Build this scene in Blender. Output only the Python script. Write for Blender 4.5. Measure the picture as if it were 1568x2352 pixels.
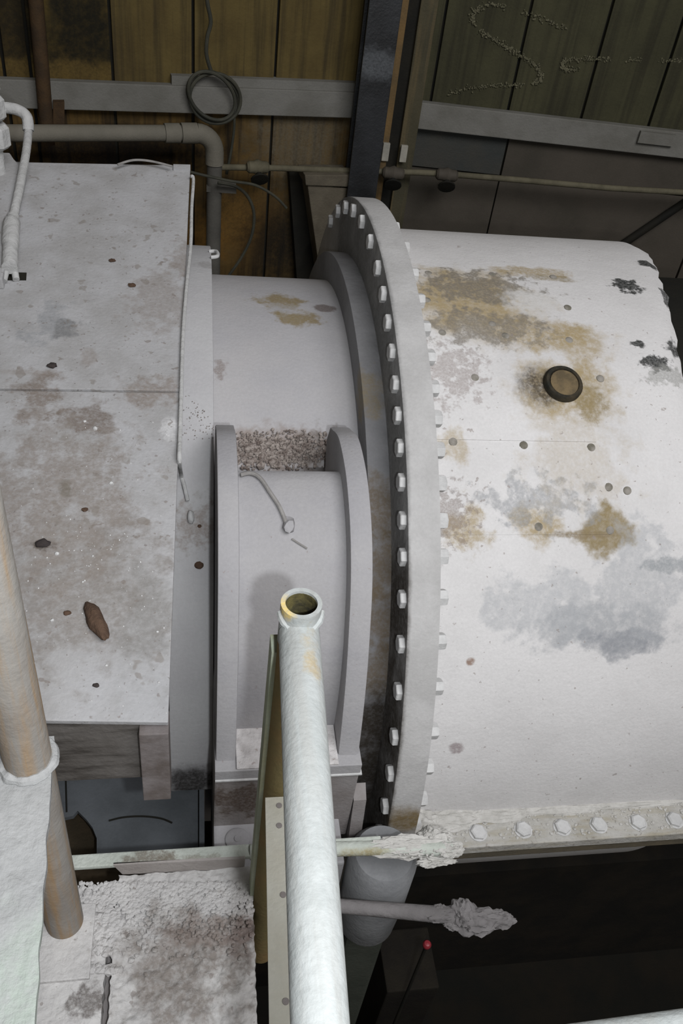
import bpy, bmesh, math, random
from mathutils import Vector, Matrix, noise
random.seed(7)
S = bpy.context.scene
for o in list(bpy.data.objects): bpy.data.objects.remove(o)
COL = S.collection
# ------------------------------------------------------------------ camera
F, PW, PH = 1955.0, 1568, 2352
DEP, ROLL, YAW = math.radians(40.4), math.radians(8.35), math.radians(12.6)
CAM = Vector((0, -2.03, 1.91))
FW = Vector((math.sin(YAW)*math.cos(DEP), math.cos(YAW)*math.cos(DEP), -math.sin(DEP)))
RT = Vector((math.cos(YAW), -math.sin(YAW), 0)); DN = FW.cross(RT)
IX = math.cos(ROLL)*RT - math.sin(ROLL)*DN
IY = math.sin(ROLL)*RT + math.cos(ROLL)*DN
cd = bpy.data.cameras.new('camera'); cam = bpy.data.objects.new('camera', cd); COL.objects.link(cam)
cd.sensor_fit = 'VERTICAL'; cd.sensor_height = 36; cd.lens = F/PH*36; cd.clip_start = 0.02
cam.matrix_world = Matrix(((IX.x, -IY.x, -FW.x, CAM.x), (IX.y, -IY.y, -FW.y, CAM.y), (IX.z, -IY.z, -FW.z, CAM.z), (0, 0, 0, 1)))
S.camera = cam
# ------------------------------------------------------------------ light
S.view_settings.view_transform = 'Standard'; S.view_settings.look = 'None'
S.view_settings.gamma = 1; S.view_settings.use_curve_mapping = False
S.view_settings.exposure = -0.72
w = bpy.data.worlds.new('world'); S.world = w; w.use_nodes = True
w.node_tree.nodes['Background'].inputs[0].default_value = (1.0, 0.93, 0.82, 1)
w.node_tree.nodes['Background'].inputs[1].default_value = 0.11
def area(name, loc, target, sx, sy, power, color):
    l = bpy.data.lights.new(name, 'AREA'); l.shape = 'RECTANGLE'; l.size = sx; l.size_y = sy
    l.energy = power; l.color = color
    o = bpy.data.objects.new(name, l); COL.objects.link(o); o.location = loc
    o.rotation_euler = (Vector(target)-Vector(loc)).to_track_quat('-Z', 'Y').to_euler(); return o
# daylight through the roof lights, high above and behind the gangway
area('roof_light', (1.7, -3.5, 4.9), (0.5, -0.6, 0), 3.4, 2.4, 380, (0.98, 0.975, 1.0))
# the photographer's flash, beside the lens
fl = bpy.data.lights.new('camera_flash', 'POINT'); fl.energy = 72; fl.shadow_soft_size = 0.018; fl.color = (0.93, 0.96, 1.0)
flo = bpy.data.objects.new('camera_flash', fl); COL.objects.link(flo); flo.location = (0.11, -2.05, 1.84)

# ------------------------------------------------------------------ pixel -> place helpers
def ray(x, y): return FW*F + IX*(x-PW/2) + IY*(y-PH/2)
def onz(x, y, z): d = ray(x, y); return CAM + d*((z-CAM.z)/d.z)
def ony(x, y, Y): d = ray(x, y); return CAM + d*((Y-CAM.y)/d.y)
def onx(x, y, X): d = ray(x, y); return CAM + d*((X-CAM.x)/d.x)
def onp(x, y, p0, n): d = ray(x, y); return CAM + d*((Vector(p0)-CAM).dot(n)/d.dot(n))
def oncyl(x, y, r, cy=0.0, cz=0.0):
    d = ray(x, y); oy, oz = CAM.y-cy, CAM.z-cz
    a = d.y**2+d.z**2; b = 2*(oy*d.y+oz*d.z); c = oy*oy+oz*oz-r*r
    return CAM + d*((-b-math.sqrt(max(0, b*b-4*a*c)))/(2*a))
def dep(p): return (Vector(p)-CAM).dot(FW)
def mpp(p): return dep(p)/F                       # metres per pixel there

# ------------------------------------------------------------------ materials
def V3(c): return (c[0], c[1], c[2], 1)
def mat(name, base, base2=None, scale=6, rough=0.92, stains=(), specks=None, bump=0.3, bscale=120, metal=0.0, fine=0.10, streak=None, spec=0.2):
    m = bpy.data.materials.new(name); m.use_nodes = True; nt = m.node_tree; N, L = nt.nodes, nt.links
    bs = N['Principled BSDF']; bs.inputs['Roughness'].default_value = rough; bs.inputs['Metallic'].default_value = metal
    bs.inputs['Specular IOR Level'].default_value = spec
    geo = N.new('ShaderNodeNewGeometry'); pos = geo.outputs['Position']
    def nz(sc, det=4, vec=pos, rg=0.6):
        n = N.new('ShaderNodeTexNoise'); n.inputs['Scale'].default_value = sc; n.inputs['Detail'].default_value = det
        n.inputs['Roughness'].default_value = rg; L.new(vec, n.inputs['Vector']); return n.outputs['Fac']
    def mp(v, a, b, c=0.0, d=1.0):
        n = N.new('ShaderNodeMapRange'); n.interpolation_type = 'SMOOTHSTEP'
        for i, q in zip((1, 2, 3, 4), (a, b, c, d)): n.inputs[i].default_value = q
        L.new(v, n.inputs[0]); return n.outputs[0]
    def ma(op, a, b):
        n = N.new('ShaderNodeMath'); n.operation = op
        for i, q in enumerate((a, b)):
            if isinstance(q, (int, float)): n.inputs[i].default_value = q
            else: L.new(q, n.inputs[i])
        return n.outputs[0]
    def mix(fac, a, b, blend='MIX'):
        n = N.new('ShaderNodeMix'); n.data_type = 'RGBA'; n.blend_type = blend
        if isinstance(fac, (int, float)): n.inputs[0].default_value = fac
        else: L.new(fac, n.inputs[0])
        for i, q in ((6, a), (7, b)):
            if isinstance(q, tuple): n.inputs[i].default_value = V3(q)
            else: L.new(q, n.inputs[i])
        return n.outputs[2]
    b2 = base2 or tuple(c*0.8 for c in base)
    col = mix(mp(nz(scale, 5), 0.35, 0.68), base, b2)
    if streak:
        mpn = N.new('ShaderNodeMapping'); mpn.inputs['Scale'].default_value = streak[0]; L.new(pos, mpn.inputs['Vector'])
        col = mix(ma('MULTIPLY', mp(nz(1.0, 5, mpn.outputs[0]), 0.42, 0.7), streak[2]), col, streak[1])
    wn = None
    for s in stains:
        c, rad, colr, st = s[0], s[1], s[2], s[3]
        amp = s[4] if len(s) > 4 else 1.2
        soft = s[5] if len(s) > 5 else 0.35
        if isinstance(rad, (int, float)): rad = (rad, rad, rad)
        wn = nz(s[6] if len(s) > 6 else 22, 5)
        a = N.new('ShaderNodeVectorMath'); a.operation = 'SUBTRACT'; L.new(pos, a.inputs[0]); a.inputs[1].default_value = tuple(c)
        b = N.new('ShaderNodeVectorMath'); b.operation = 'MULTIPLY'; L.new(a.outputs[0], b.inputs[0]); b.inputs[1].default_value = tuple(1/q for q in rad)
        ln = N.new('ShaderNodeVectorMath'); ln.operation = 'LENGTH'; L.new(b.outputs[0], ln.inputs[0])
        d = ma('ADD', ln.outputs['Value'], ma('MULTIPLY', ma('SUBTRACT', wn, 0.5), amp*2))
        k = ma('MULTIPLY', ma('MULTIPLY', mp(d, 1+soft, 1-soft), st), mp(nz((s[6] if len(s) > 6 else 22)*4.5, 4, pos, 0.7), 0.30, 0.62, 0.5 if st < 0.89 else 0.8, 1.0))
        col = mix(k, col, colr)
    if specks:
        for sc, lo, c, st in specks:
            k = ma('MULTIPLY', mp(nz(sc, 2, pos, 0.5), lo, lo+0.05), st); col = mix(k, col, c)
    col = mix(1.0, col, mix(nz(160, 3), (1-fine, 1-fine, 1-fine), (1+fine, 1+fine, 1+fine)), 'MULTIPLY')
    L.new(col, bs.inputs['Base Color'])
    if bump:
        bn = N.new('ShaderNodeBump'); bn.inputs['Strength'].default_value = bump; bn.inputs['Distance'].default_value = 0.004
        L.new(ma('ADD', nz(bscale, 4), ma('MULTIPLY', nz(bscale*0.2, 3), 1.5)), bn.inputs['Height']); L.new(bn.outputs[0], bs.inputs['Normal'])
    return m

TAN, TAN2, BRN, RUST, GRY, BLK = (0.34, 0.26, 0.13), (0.24, 0.185, 0.09), (0.13, 0.10, 0.07), (0.20, 0.10, 0.05), (0.25, 0.26, 0.27), (0.012, 0.014, 0.012)
DUST = (0.50, 0.49, 0.48); DUSTG = (0.40, 0.40, 0.405); WHITE = (0.66, 0.67, 0.65)

# ------------------------------------------------------------------ mesh helpers
ORG = {}
def put(name, vf, material, parent=None, loc=None, smooth=False, bevel=0, sharp=None):
    vs, fs = vf
    L0 = ORG[parent] if parent else Vector(loc or (0, 0, 0))
    me = bpy.data.meshes.new(name)
    me.from_pydata([tuple(Vector(v)-L0) for v in vs], [], fs)
    bm = bmesh.new(); bm.from_mesh(me); bmesh.ops.recalc_face_normals(bm, faces=bm.faces)
    if bevel: bmesh.ops.bevel(bm, geom=[e for e in bm.edges if len(e.link_faces) == 2 and e.calc_face_angle(0) > 0.6], offset=bevel, segments=2, affect='EDGES', profile=0.6)
    bm.to_mesh(me); bm.free()
    me.materials.append(material)
    if smooth:
        for p in me.polygons: p.use_smooth = True
        me.set_sharp_from_angle(angle=math.radians(sharp or 40))
    o = bpy.data.objects.new(name, me); COL.objects.link(o); o.location = (0, 0, 0) if parent else L0
    ORG[o] = L0
    if parent: o.parent = parent
    return o
def tag(o, label, cat, group=None, kind=None):
    if label: o['label'] = label
    if cat: o['category'] = cat
    if group: o['group'] = group
    if kind: o['kind'] = kind
    return o
def thing(name, label, cat, loc, group=None):
    o = bpy.data.objects.new(name, None); COL.objects.link(o); o.location = loc; o.empty_display_size = 0.05
    ORG[o] = Vector(loc); return tag(o, label, cat, group)
def struct(o): o['kind'] = 'structure'; return o
def inst(name, me, parent, loc, rot=None, scale=None):
    o = bpy.data.objects.new(name, me); COL.objects.link(o); o.parent = parent
    o.location = Vector(loc)-ORG[parent]
    if rot is not None: o.rotation_euler = rot
    if scale: o.scale = scale
    ORG[o] = Vector(loc); return o
def join(*vfs):
    V, Fc = [], []
    for v, f in vfs:
        n = len(V); V += list(v); Fc += [tuple(i+n for i in q) for q in f]
    return V, Fc
def box(x0, x1, y0, y1, z0, z1):
    v = [(x, y, z) for z in (z0, z1) for y in (y0, y1) for x in (x0, x1)]
    return v, [(0, 2, 3, 1), (4, 5, 7, 6), (0, 1, 5, 4), (2, 6, 7, 3), (0, 4, 6, 2), (1, 3, 7, 5)]
def prism(poly, ext):                     # polygon of 3D points, extruded by a vector
    n = len(poly); ext = Vector(ext)
    v = [Vector(p) for p in poly] + [Vector(p)+ext for p in poly]
    return v, [tuple(range(n)), tuple(range(2*n-1, n-1, -1))] + [(i, (i+1) % n, n+(i+1) % n, n+i) for i in range(n)]
def ringx(x0, x1, ri, ro, a0=0, a1=360, n=96, cy=0, cz=0):    # ring about the X axis; angle 0 = front (-Y), 90 = up
    full = a1-a0 >= 359.9; m = n if full else n+1; V, Fc = [], []
    for i in range(m):
        a = math.radians(a0+(a1-a0)*i/n); c, s = -math.cos(a), math.sin(a)
        for x, r in ((x0, ro), (x1, ro), (x1, ri), (x0, ri)): V.append((x, cy+r*c, cz+r*s))
    for i in range(n):
        j = (i+1) % m
        for k in range(4):
            l = (k+1) % 4; Fc.append((i*4+k, j*4+k, j*4+l, i*4+l))
    if not full: Fc += [(0, 1, 2, 3), tuple((m-1)*4+k for k in (3, 2, 1, 0))]
    return V, Fc
def tube(pts, r, n=12, cap=True):
    pts = [Vector(p) for p in pts]; V, Fc = [], []
    up = None
    for i, p in enumerate(pts):
        t = (pts[min(i+1, len(pts)-1)]-pts[max(i-1, 0)]).normalized()
        if up is None:
            up = Vector((0, 0, 1)) if abs(t.z) < 0.9 else Vector((1, 0, 0))
        s = t.cross(up).normalized(); up = s.cross(t).normalized()
        rr = r[i] if isinstance(r, (list, tuple)) else r
        for k in range(n):
            a = 2*math.pi*k/n; V.append(p+(s*math.cos(a)+up*math.sin(a))*rr)
    for i in range(len(pts)-1):
        for k in range(n):
            Fc.append((i*n+k, i*n+(k+1) % n, (i+1)*n+(k+1) % n, (i+1)*n+k))
    if cap: Fc += [tuple(range(n)), tuple(range(len(pts)*n-1, (len(pts)-1)*n-1, -1))]
    return V, Fc
def smooth_path(pts, k=6):
    pts = [Vector(p) for p in pts]; out = []
    for i in range(len(pts)-1):
        p0, p1, p2, p3 = pts[max(i-1, 0)], pts[i], pts[i+1], pts[min(i+2, len(pts)-1)]
        for j in range(k):
            t = j/k
            out.append(0.5*((2*p1)+(p2-p0)*t+(2*p0-5*p1+4*p2-p3)*t*t+(3*p1-p0-3*p2+p3)*t**3))
    return out+[pts[-1]]
def hollow(p0, p1, ro, ri, n=32):         # open pipe
    p0, p1 = Vector(p0), Vector(p1); t = (p1-p0).normalized()
    up = Vector((0, 0, 1)) if abs(t.z) < 0.9 else Vector((1, 0, 0)); s = t.cross(up).normalized(); u = s.cross(t)
    V = []
    for p, r in ((p0, ro), (p1, ro), (p1, ri), (p0, ri)):
        for k in range(n):
            a = 2*math.pi*k/n; V.append(p+(s*math.cos(a)+u*math.sin(a))*r)
    return V, [(q*n+k, q*n+(k+1) % n, ((q+1) % 4)*n+(k+1) % n, ((q+1) % 4)*n+k) for q in range(4) for k in range(n)]
def lathe(prof, p0, axis, n=32):          # (distance along axis, radius) profile
    p0 = Vector(p0); t = Vector(axis).normalized(); up = Vector((0, 0, 1)) if abs(t.z) < 0.9 else Vector((1, 0, 0))
    s = t.cross(up).normalized(); u = s.cross(t); V, Fc = [], []
    for h, r in prof:
        for k in range(n):
            a = 2*math.pi*k/n; V.append(p0+t*h+(s*math.cos(a)+u*math.sin(a))*r)
    for i in range(len(prof)-1):
        for k in range(n): Fc.append((i*n+k, i*n+(k+1) % n, (i+1)*n+(k+1) % n, (i+1)*n+k))
    Fc += [tuple(range(n)), tuple(range(len(prof)*n-1, (len(prof)-1)*n-1, -1))]
    return V, Fc
def lump(c, r, seed=0, amp=0.35, sub=2, rot=0.0):
    bm = bmesh.new(); bmesh.ops.create_icosphere(bm, subdivisions=sub, radius=1)
    if isinstance(r, (int, float)): r = (r, r, r)
    V = []
    R = Matrix.Rotation(rot, 3, 'Z')
    for v in bm.verts:
        k = 1+amp*noise.noise(v.co*1.7+Vector((seed*3.1, seed*1.7, seed)))
        V.append(Vector(c)+R @ Vector((v.co.x*r[0]*k, v.co.y*r[1]*k, v.co.z*r[2]*k)))
    Fc = [tuple(x.index for x in f.verts) for f in bm.faces]; bm.free(); return V, Fc
def crusty(c, r, seed=0, sub=4, amp=0.28, fr=2.2):
    bm = bmesh.new(); bmesh.ops.create_icosphere(bm, subdivisions=sub, radius=1); V = []
    for v in bm.verts:
        k = 1+amp*noise.fractal(v.co*fr+Vector((seed*3.1, seed*1.7, seed)), 0.7, 2.2, 5); V.append(Vector(c)+Vector((v.co.x*r[0], v.co.y*r[1], v.co.z*r[2]))*k)
    Fc = [tuple(x.index for x in f.verts) for f in bm.faces]; bm.free(); return V, Fc
def grid_slab(P00, P10, P01, P11, nu, nv, thick, amp, sc, seed=0, edge=0.0):   # crusted slab: top grid with relief, flat bottom
    P00, P10, P01, P11 = map(Vector, (P00, P10, P01, P11)); V, Fc = [], []
    for j in range(nv+1):
        for i in range(nu+1):
            u, v = i/nu, j/nv
            p = (P00*(1-u)+P10*u)*(1-v)+(P01*(1-u)+P11*u)*v
            q = p*sc+Vector((seed, seed*2, 0)); h = noise.fractal(q, 0.9, 2.1, 4)*amp + noise.noise(q*5)*amp*0.25
            if edge and i in (0, nu): p = p+(P10-P00).normalized()*noise.noise(Vector((seed, v*28, 3)))*edge
            V.append(p+Vector((0, 0, h)))
    m = (nu+1)*(nv+1)
    for v in V[:m]: V.append(Vector((v.x, v.y, P00.z-thick)))
    g = lambda i, j: j*(nu+1)+i
    for j in range(nv):
        for i in range(nu):
            Fc.append((g(i, j), g(i+1, j), g(i+1, j+1), g(i, j+1)))
    for i in range(nu):
        Fc.append((g(i, 0), g(i, 0)+m, g(i+1, 0)+m, g(i+1, 0))); Fc.append((g(i, nv), g(i+1, nv), g(i+1, nv)+m, g(i, nv)+m))
    for j in range(nv):
        Fc.append((g(0, j), g(0, j+1), g(0, j+1)+m, g(0, j)+m)); Fc.append((g(nu, j), g(nu, j)+m, g(nu, j+1)+m, g(nu, j+1)))
    return V, Fc
def hexnut(r, t, stub_r=0, stub=0, n=6):  # axis +X, base at x=0
    V, Fc = lathe([(0, r), (t*0.86, r), (t, r*0.9)], (0, 0, 0), (1, 0, 0), n)
    if stub: return join((V, Fc), lathe([(t, stub_r), (t+stub, stub_r)], (0, 0, 0), (1, 0, 0), 10))
    return V, Fc
def mesh_of(name, vf, material, smooth=False):
    me = bpy.data.meshes.new(name); me.from_pydata([tuple(v) for v in vf[0]], [], vf[1])
    bm = bmesh.new(); bm.from_mesh(me); bmesh.ops.recalc_face_normals(bm, faces=bm.faces); bm.to_mesh(me); bm.free()
    me.materials.append(material)
    if smooth:
        for p in me.polygons: p.use_smooth = True
        me.set_sharp_from_angle(angle=math.radians(35))
    return me

# ================================================================== SETTING
m_plank_l = mat('old_plank_brown', (0.14, 0.103, 0.036), (0.095, 0.068, 0.025), 3, 0.85, streak=((30, 30, 1.2), (0.035, 0.028, 0.016), 0.7), bump=0.5, bscale=60)
m_plank_r = mat('old_plank_green', (0.070, 0.067, 0.036), (0.052, 0.050, 0.028), 3, 0.85, streak=((30, 30, 1.2), (0.03, 0.028, 0.018), 0.7), bump=0.5, bscale=60)
m_board = mat('dusty_board', (0.21, 0.205, 0.185), (0.16, 0.155, 0.135), 5, 0.9, bump=0.4)
m_panel = mat('dark_sheet', (0.040, 0.046, 0.044), (0.06, 0.057, 0.047), 3, 0.55, bump=0.2, spec=0.4)
m_panel2 = mat('brown_sheet', (0.085, 0.073, 0.058), (0.062, 0.055, 0.043), 3, 0.7, bump=0.2)
m_dark = mat('near_black', (0.012, 0.012, 0.010), (0.02, 0.018, 0.013), 5, 0.8, bump=0.3)
m_pit = mat('pit_shade_black', (0.010, 0.010, 0.008), (0.016, 0.013, 0.009), 4, 0.9, bump=0.3)  # near-black colour keeps the pit's shade where overhead light reaches in
UP = Vector((0, 0, 1))
class Wall:
    def __init__(s, a, b):
        s.o = Vector((a[0], a[1], 0)); s.t = (Vector((b[0], b[1], 0))-s.o).normalized(); s.n = s.t.cross(UP)   # n points to the camera side
    def px(s, x, y, off=0.0): return onp(x, y, s.o+s.n*off, s.n)
    def sz(s, x, y): p = s.px(x, y); return (p-s.o).dot(s.t), p.z
    def at(s, u, z, off=0.0): return s.o+s.t*u+UP*z+s.n*off
    def slab(s, u0, u1, z0, z1, d0, d1):
        return prism([s.at(u0, z0, d0), s.at(u1, z0, d0), s.at(u1, z1, d0), s.at(u0, z1, d0)], s.n*(d1-d0))
WL = Wall((-0.74, 1.841), (0.666, 2.07)); WR = Wall((0.984, 2.039), (2.233, 1.905))
ul1 = WL.sz(830, 200)[0]; ur0 = WR.sz(940, 200)[0]
wl = struct(put('wall_back', WL.slab(-1.4, ul1+0.15, -2.2, 2.9, -0.12, -0.03), m_dark, loc=WL.at(0, -2.2)))
seams = [-1.3, -1.0, -0.7, -0.42] + [WL.sz(x, 90)[0] for x in (0, 62, 255, 444, 637)] + [ul1]
zt = WL.sz(400, 190)[1]; zb = WL.sz(400, 252)[1]
m_low = mat('stained_plank', (0.14, 0.085, 0.026), (0.07, 0.046, 0.018), 2.5, 0.85, streak=((26, 26, 1.5), (0.02, 0.015, 0.010), 0.9), bump=0.5, bscale=60,
            stains=[(WL.px(560, 520), 0.16, (0.22, 0.12, 0.03), 0.75, 1.0, 0.6), (WL.px(455, 560), 0.12, (0.20, 0.10, 0.02), 0.7, 1.0, 0.6), (WL.px(650, 560), 0.2, (0.01, 0.009, 0.007), 0.9, 0.8, 0.7), (WL.px(250, 350), (0.5, 0.3, 0.10), (0.008, 0.006, 0.005), 0.9, 0.8, 0.6), (WL.px(690, 320), 0.2, (0.15, 0.13, 0.09), 0.7, 0.8, 0.6)])
m_plank_s = mat('sooty_plank', (0.14, 0.092, 0.022), (0.08, 0.057, 0.018), 3, 0.85, streak=((30, 30, 1.2), (0.03, 0.025, 0.015), 0.7), bump=0.5, bscale=60,
            stains=[(WL.px(190, 70), (0.16, 0.2, 0.2), (0.010, 0.010, 0.007), 0.95, 1.3, 0.5, 9), (WL.px(20, 70), (0.1, 0.2, 0.25), (0.014, 0.012, 0.008), 0.9, 1.2, 0.5, 9), (WL.px(150, 170), (0.4, 0.2, 0.05), (0.15, 0.10, 0.03), 0.7, 1.0, 0.5)])
for i in range(len(seams)-1):
    a, b = seams[i]+0.006, seams[i+1]-0.006; j = random.uniform(0, 0.006)
    put('plank', WL.slab(a, b, zt-0.03, 2.85, -0.03, -0.008+j), m_plank_s if seams[i] < WL.sz(250, 90)[0] else m_plank_l, wl, bevel=0.003)
    put('plank', WL.slab(a, b, -2.2, zt-0.04, -0.03, -0.012+j), m_low, wl, bevel=0.003)
wr = struct(put('wall_right', WR.slab(ur0-0.25, ur0+2.6, -2.2, 2.9, -0.12, -0.03), m_dark, loc=WR.at(0, -2.2)))
zrt = WR.sz(1250, 262)[1]; zrb = WR.sz(1250, 322)[1]
seams = [ur0-0.12] + [WR.sz(x, 120)[0] for x in (1008, 1197, 1377, 1545)]; seams += [seams[-1]+0.32*k for k in (1, 2, 3, 4)]
for i in range(len(seams)-1):
    put('plank', WR.slab(seams[i]+0.006, seams[i+1]-0.006, zrt-0.03, 2.85, -0.03, -0.008+random.uniform(0, 0.006)), m_plank_r, wr, bevel=0.003)
su = [ur0-0.1, WR.sz(1150, 400)[0], WR.sz(1600, 400)[0]+0.1, ur0+2.55]; zp = WR.sz(1250, 415)[1]
for k, (z0, z1) in enumerate(((zp, zrt-0.04), (-2.2, zp-0.008))):
    for i in range(3):
        put('panel', WR.slab(su[i]+0.004, su[i+1]-0.004, z0, z1, -0.03, -0.01+0.006*((i+k) % 2)), m_panel if (i == 0 and k == 0) else m_panel2, wr, bevel=0.002)
# pale dusty streaks left on the right-hand planks
m_chalk = mat('pale_streak', (0.165, 0.155, 0.10), (0.11, 0.105, 0.065), 45, 0.95, bump=0)
def streaks(pl):
    path = smooth_path([WR.px(x, y, 0.0) for x, y in pl], 40); vf = []
    for i, p in enumerate(path):
        if noise.noise(p*9) < -0.25: continue
        for _ in range(2):
            q = p+WR.t*random.gauss(0, .006)+UP*random.gauss(0, .006); r = random.uniform(0.0015, 0.005)
            vf.append(lump(q-WR.n*0.004, (r, 0.004, r), i, 0.5, 1))
    return join(*vf)
for k, pl in enumerate(([(1305, 68), (1220, 35), (1130, 12), (1085, 35), (1100, 70), (1150, 100), (1190, 125), (1235, 155), (1240, 185), (1200, 195), (1100, 200), (1010, 222)], [(1565, 140), (1450, 138), (1370, 135), (1300, 140), (1297, 160), (1340, 158), (1390, 152)])):
    put('pale_streak', streaks(pl), m_chalk, wr)
# rails along both walls
t1 = struct(put('trim_1', WL.slab(-1.4, ul1+0.1, zb, zt, 0.0, 0.045), m_board, loc=WL.at(0, zb), bevel=0.004))
t2 = struct(put('trim_2', WR.slab(ur0-0.02, ur0+2.5, zrb, zrt, 0.0, 0.045), m_board, loc=WR.at(0, zrb), bevel=0.004))
u = WR.sz(1470, 270)[0]; put('cleat', WR.slab(u, u+0.17, zrt-0.06, zrt-0.01, 0.045, 0.065), m_board, t2)
u = WL.sz(392, 180)[0]; put('cleat', WL.slab(u, ul1, zt-0.005, zt+0.035, -0.02, 0.03), m_board, t1)
# pit floor
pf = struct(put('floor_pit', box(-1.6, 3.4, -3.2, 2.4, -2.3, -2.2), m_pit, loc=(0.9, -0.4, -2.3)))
m_pitwall = mat('pit_wall', (0.013, 0.012, 0.010), (0.022, 0.018, 0.013), 6, 0.9, bump=0.4)  # pit shade is put into this wall colour too
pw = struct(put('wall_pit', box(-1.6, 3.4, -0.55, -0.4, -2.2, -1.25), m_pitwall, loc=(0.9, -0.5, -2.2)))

# ================================================================== MILL
def ss(x, y, rp, c, st, amp=1.2, soft=0.35, sc=22, flat=None, R=1.0):
    p = oncyl(x, y, R); k = mpp(p); rad = (rp*k, rp*k, rp*k) if flat is None else (rp*k, flat*k, flat*k)
    return (p, rad, c, st, amp, soft, sc)
m_shell = mat('mill_dust', (0.65, 0.64, 0.63), (0.59, 0.58, 0.57), 4, 0.93, bump=0.25,
    stains=[ss(1075, 690, 150, TAN, 0.92, 0.9, 0.4, 14, 120), ss(1230, 770, 110, TAN, 0.8, 1.2, 0.4, 16, 50), ss(1220, 625, 90, TAN, 0.8, 1.3, 0.4, 24, 22), ss(1090, 660, 120, (0.19, 0.17, 0.14), 0.88, 2.4, 0.35, 34, 60), ss(1110, 750, 130, (0.20, 0.18, 0.15), 0.8, 2.4, 0.35, 34, 50),
            ss(1215, 690, 55, (0.6, 0.59, 0.57), 0.9, 1.5, 0.4, 20, 40), ss(1330, 800, 80, TAN, 0.7, 1.4, 0.5, 16, 60), ss(1300, 895, 115, TAN, 0.85, 1.3, 0.5, 16, 75),
            ss(1265, 640, 60, TAN2, 0.7, 1.5, 0.4, 26, 12), ss(1255, 890, 62, (0.05, 0.04, 0.03), 0.85, 0.8, 0.5, 30, 45), ss(1350, 920, 40, TAN2, 0.8, 1.6, 0.4, 30, 50),
            ss(1040, 1020, 40, TAN, 0.6, 1.5), ss(1390, 1220, 62, TAN2, 0.95, 1.4, 0.35, 18, 50), ss(1235, 1200, 48, TAN, 0.85, 1.5, 0.4, 18, 40), ss(1330, 1228, 90, (0.22, 0.17, 0.10), 0.8, 1.2, 0.4, 30, 9),
            ss(1070, 1220, 50, TAN, 0.75, 1.8, 0.4, 20), ss(1020, 1180, 60, (0.20, 0.16, 0.14), 0.6, 2.6, 0.3, 60), ss(1030, 850, 70, (0.25, 0.20, 0.18), 0.55, 2.6, 0.4, 40),
            ss(1230, 1150, 110, GRY, 0.6, 2.4, 0.3, 24, 50), ss(1380, 1440, 150, (0.33, 0.34, 0.35), 0.8, 1.6, 0.3, 12, 60), ss(1250, 1400, 110, (0.38, 0.39, 0.40), 0.6, 2.2, 0.3, 14, 70), ss(1430, 1480, 80, (0.24, 0.25, 0.27), 0.7, 1.8, 0.3, 16, 40),
            ss(1490, 1330, 110, (0.36, 0.37, 0.38), 0.6, 2.2, 0.3, 16), ss(1540, 1300, 60, (0.22, 0.24, 0.25), 0.6, 1.6, 0.3, 30, 18), ss(1330, 1050, 110, TAN, 0.3, 1.8, 0.5),
            ss(1440, 655, 32, BLK, 0.97, 1.6, 0.25, 40, 28), ss(1490, 605, 34, BLK, 0.97, 1.2, 0.25, 30, 18), ss(1510, 832, 36, BLK, 0.95, 1.7, 0.25, 40, 22), ss(1462, 790, 18, BLK, 0.95, 1.5, 0.25, 40, 10), ss(1535, 860, 50, (0.3, 0.3, 0.28), 0.7, 1.8, 0.3, 40, 26), ss(1562, 800, 30, BLK, 0.95, 1.2, 0.25, 40), ss(1545, 680, 22, BLK, 0.9, 1.4, 0.25, 40, 50),
            ss(1080, 1520, 9, RUST, 0.8, 0.6), ss(1045, 1715, 14, (0.25, 0.2, 0.2), 0.8, 1.4)],
    specks=[(70, 0.70, (0.28, 0.24, 0.22), 0.6), (140, 0.72, (0.22, 0.19, 0.17), 0.5)])
m_flange = mat('flange_dust', (0.48, 0.475, 0.465), (0.40, 0.395, 0.385), 7, 0.93, bump=0.3,
    stains=[ss(935, 1885, 60, (0.17, 0.12, 0.05), 0.95, 0.8, 0.6, 20, 45, 1.08), ss(960, 690, 60, (0.3, 0.28, 0.25), 0.5, 2, 0.4, 30)] +
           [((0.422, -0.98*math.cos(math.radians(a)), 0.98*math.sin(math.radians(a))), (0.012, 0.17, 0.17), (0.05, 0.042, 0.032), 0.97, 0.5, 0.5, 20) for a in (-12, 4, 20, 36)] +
           [((0.422, -0.98*math.cos(math.radians(a)), 0.98*math.sin(math.radians(a))), (0.012, 0.2, 0.2), (0.16, 0.16, 0.155), 0.9, 0.4, 0.5, 20) for a in (54, 74, 94, 112)])  # lower marks are grease; upper grey puts the face's shade into colour
m_nut = mat('nut_dust', (0.58, 0.58, 0.57), (0.50, 0.50, 0.49), 30, 0.9, bump=0.3)
m_trun = mat('trunnion_dust', (0.44, 0.43, 0.43), (0.40, 0.395, 0.405), 3, 0.93, bump=0.2,
    stains=[ss(640, 690, 50, TAN2, 0.92, 1.5, 0.4, 26, 34, .842), ss(685, 730, 46, TAN2, 0.9, 1.5, 0.4, 30, 30, .842), ss(650, 705, 30, (0.36, 0.35, 0.34), 0.8, 1.6, 0.4, 40, 22, .842), ss(745, 708, 25, (0.17, 0.145, 0.135), 0.95, 0.5, 0.2, 60, 19, .842), ss(505, 850, 12, (0.22, 0.18, 0.16), 0.7, 1.8, 0.4, 60, 30, .842),
            ss(650, 1030, 150, (0.26, 0.21, 0.18), 0.9, 1.2, 0.5, 30, 50, .842), ss(745, 1030, 70, (0.12, 0.11, 0.10), 0.7, 1.6, 0.5, 30, 45, .842)])
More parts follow.
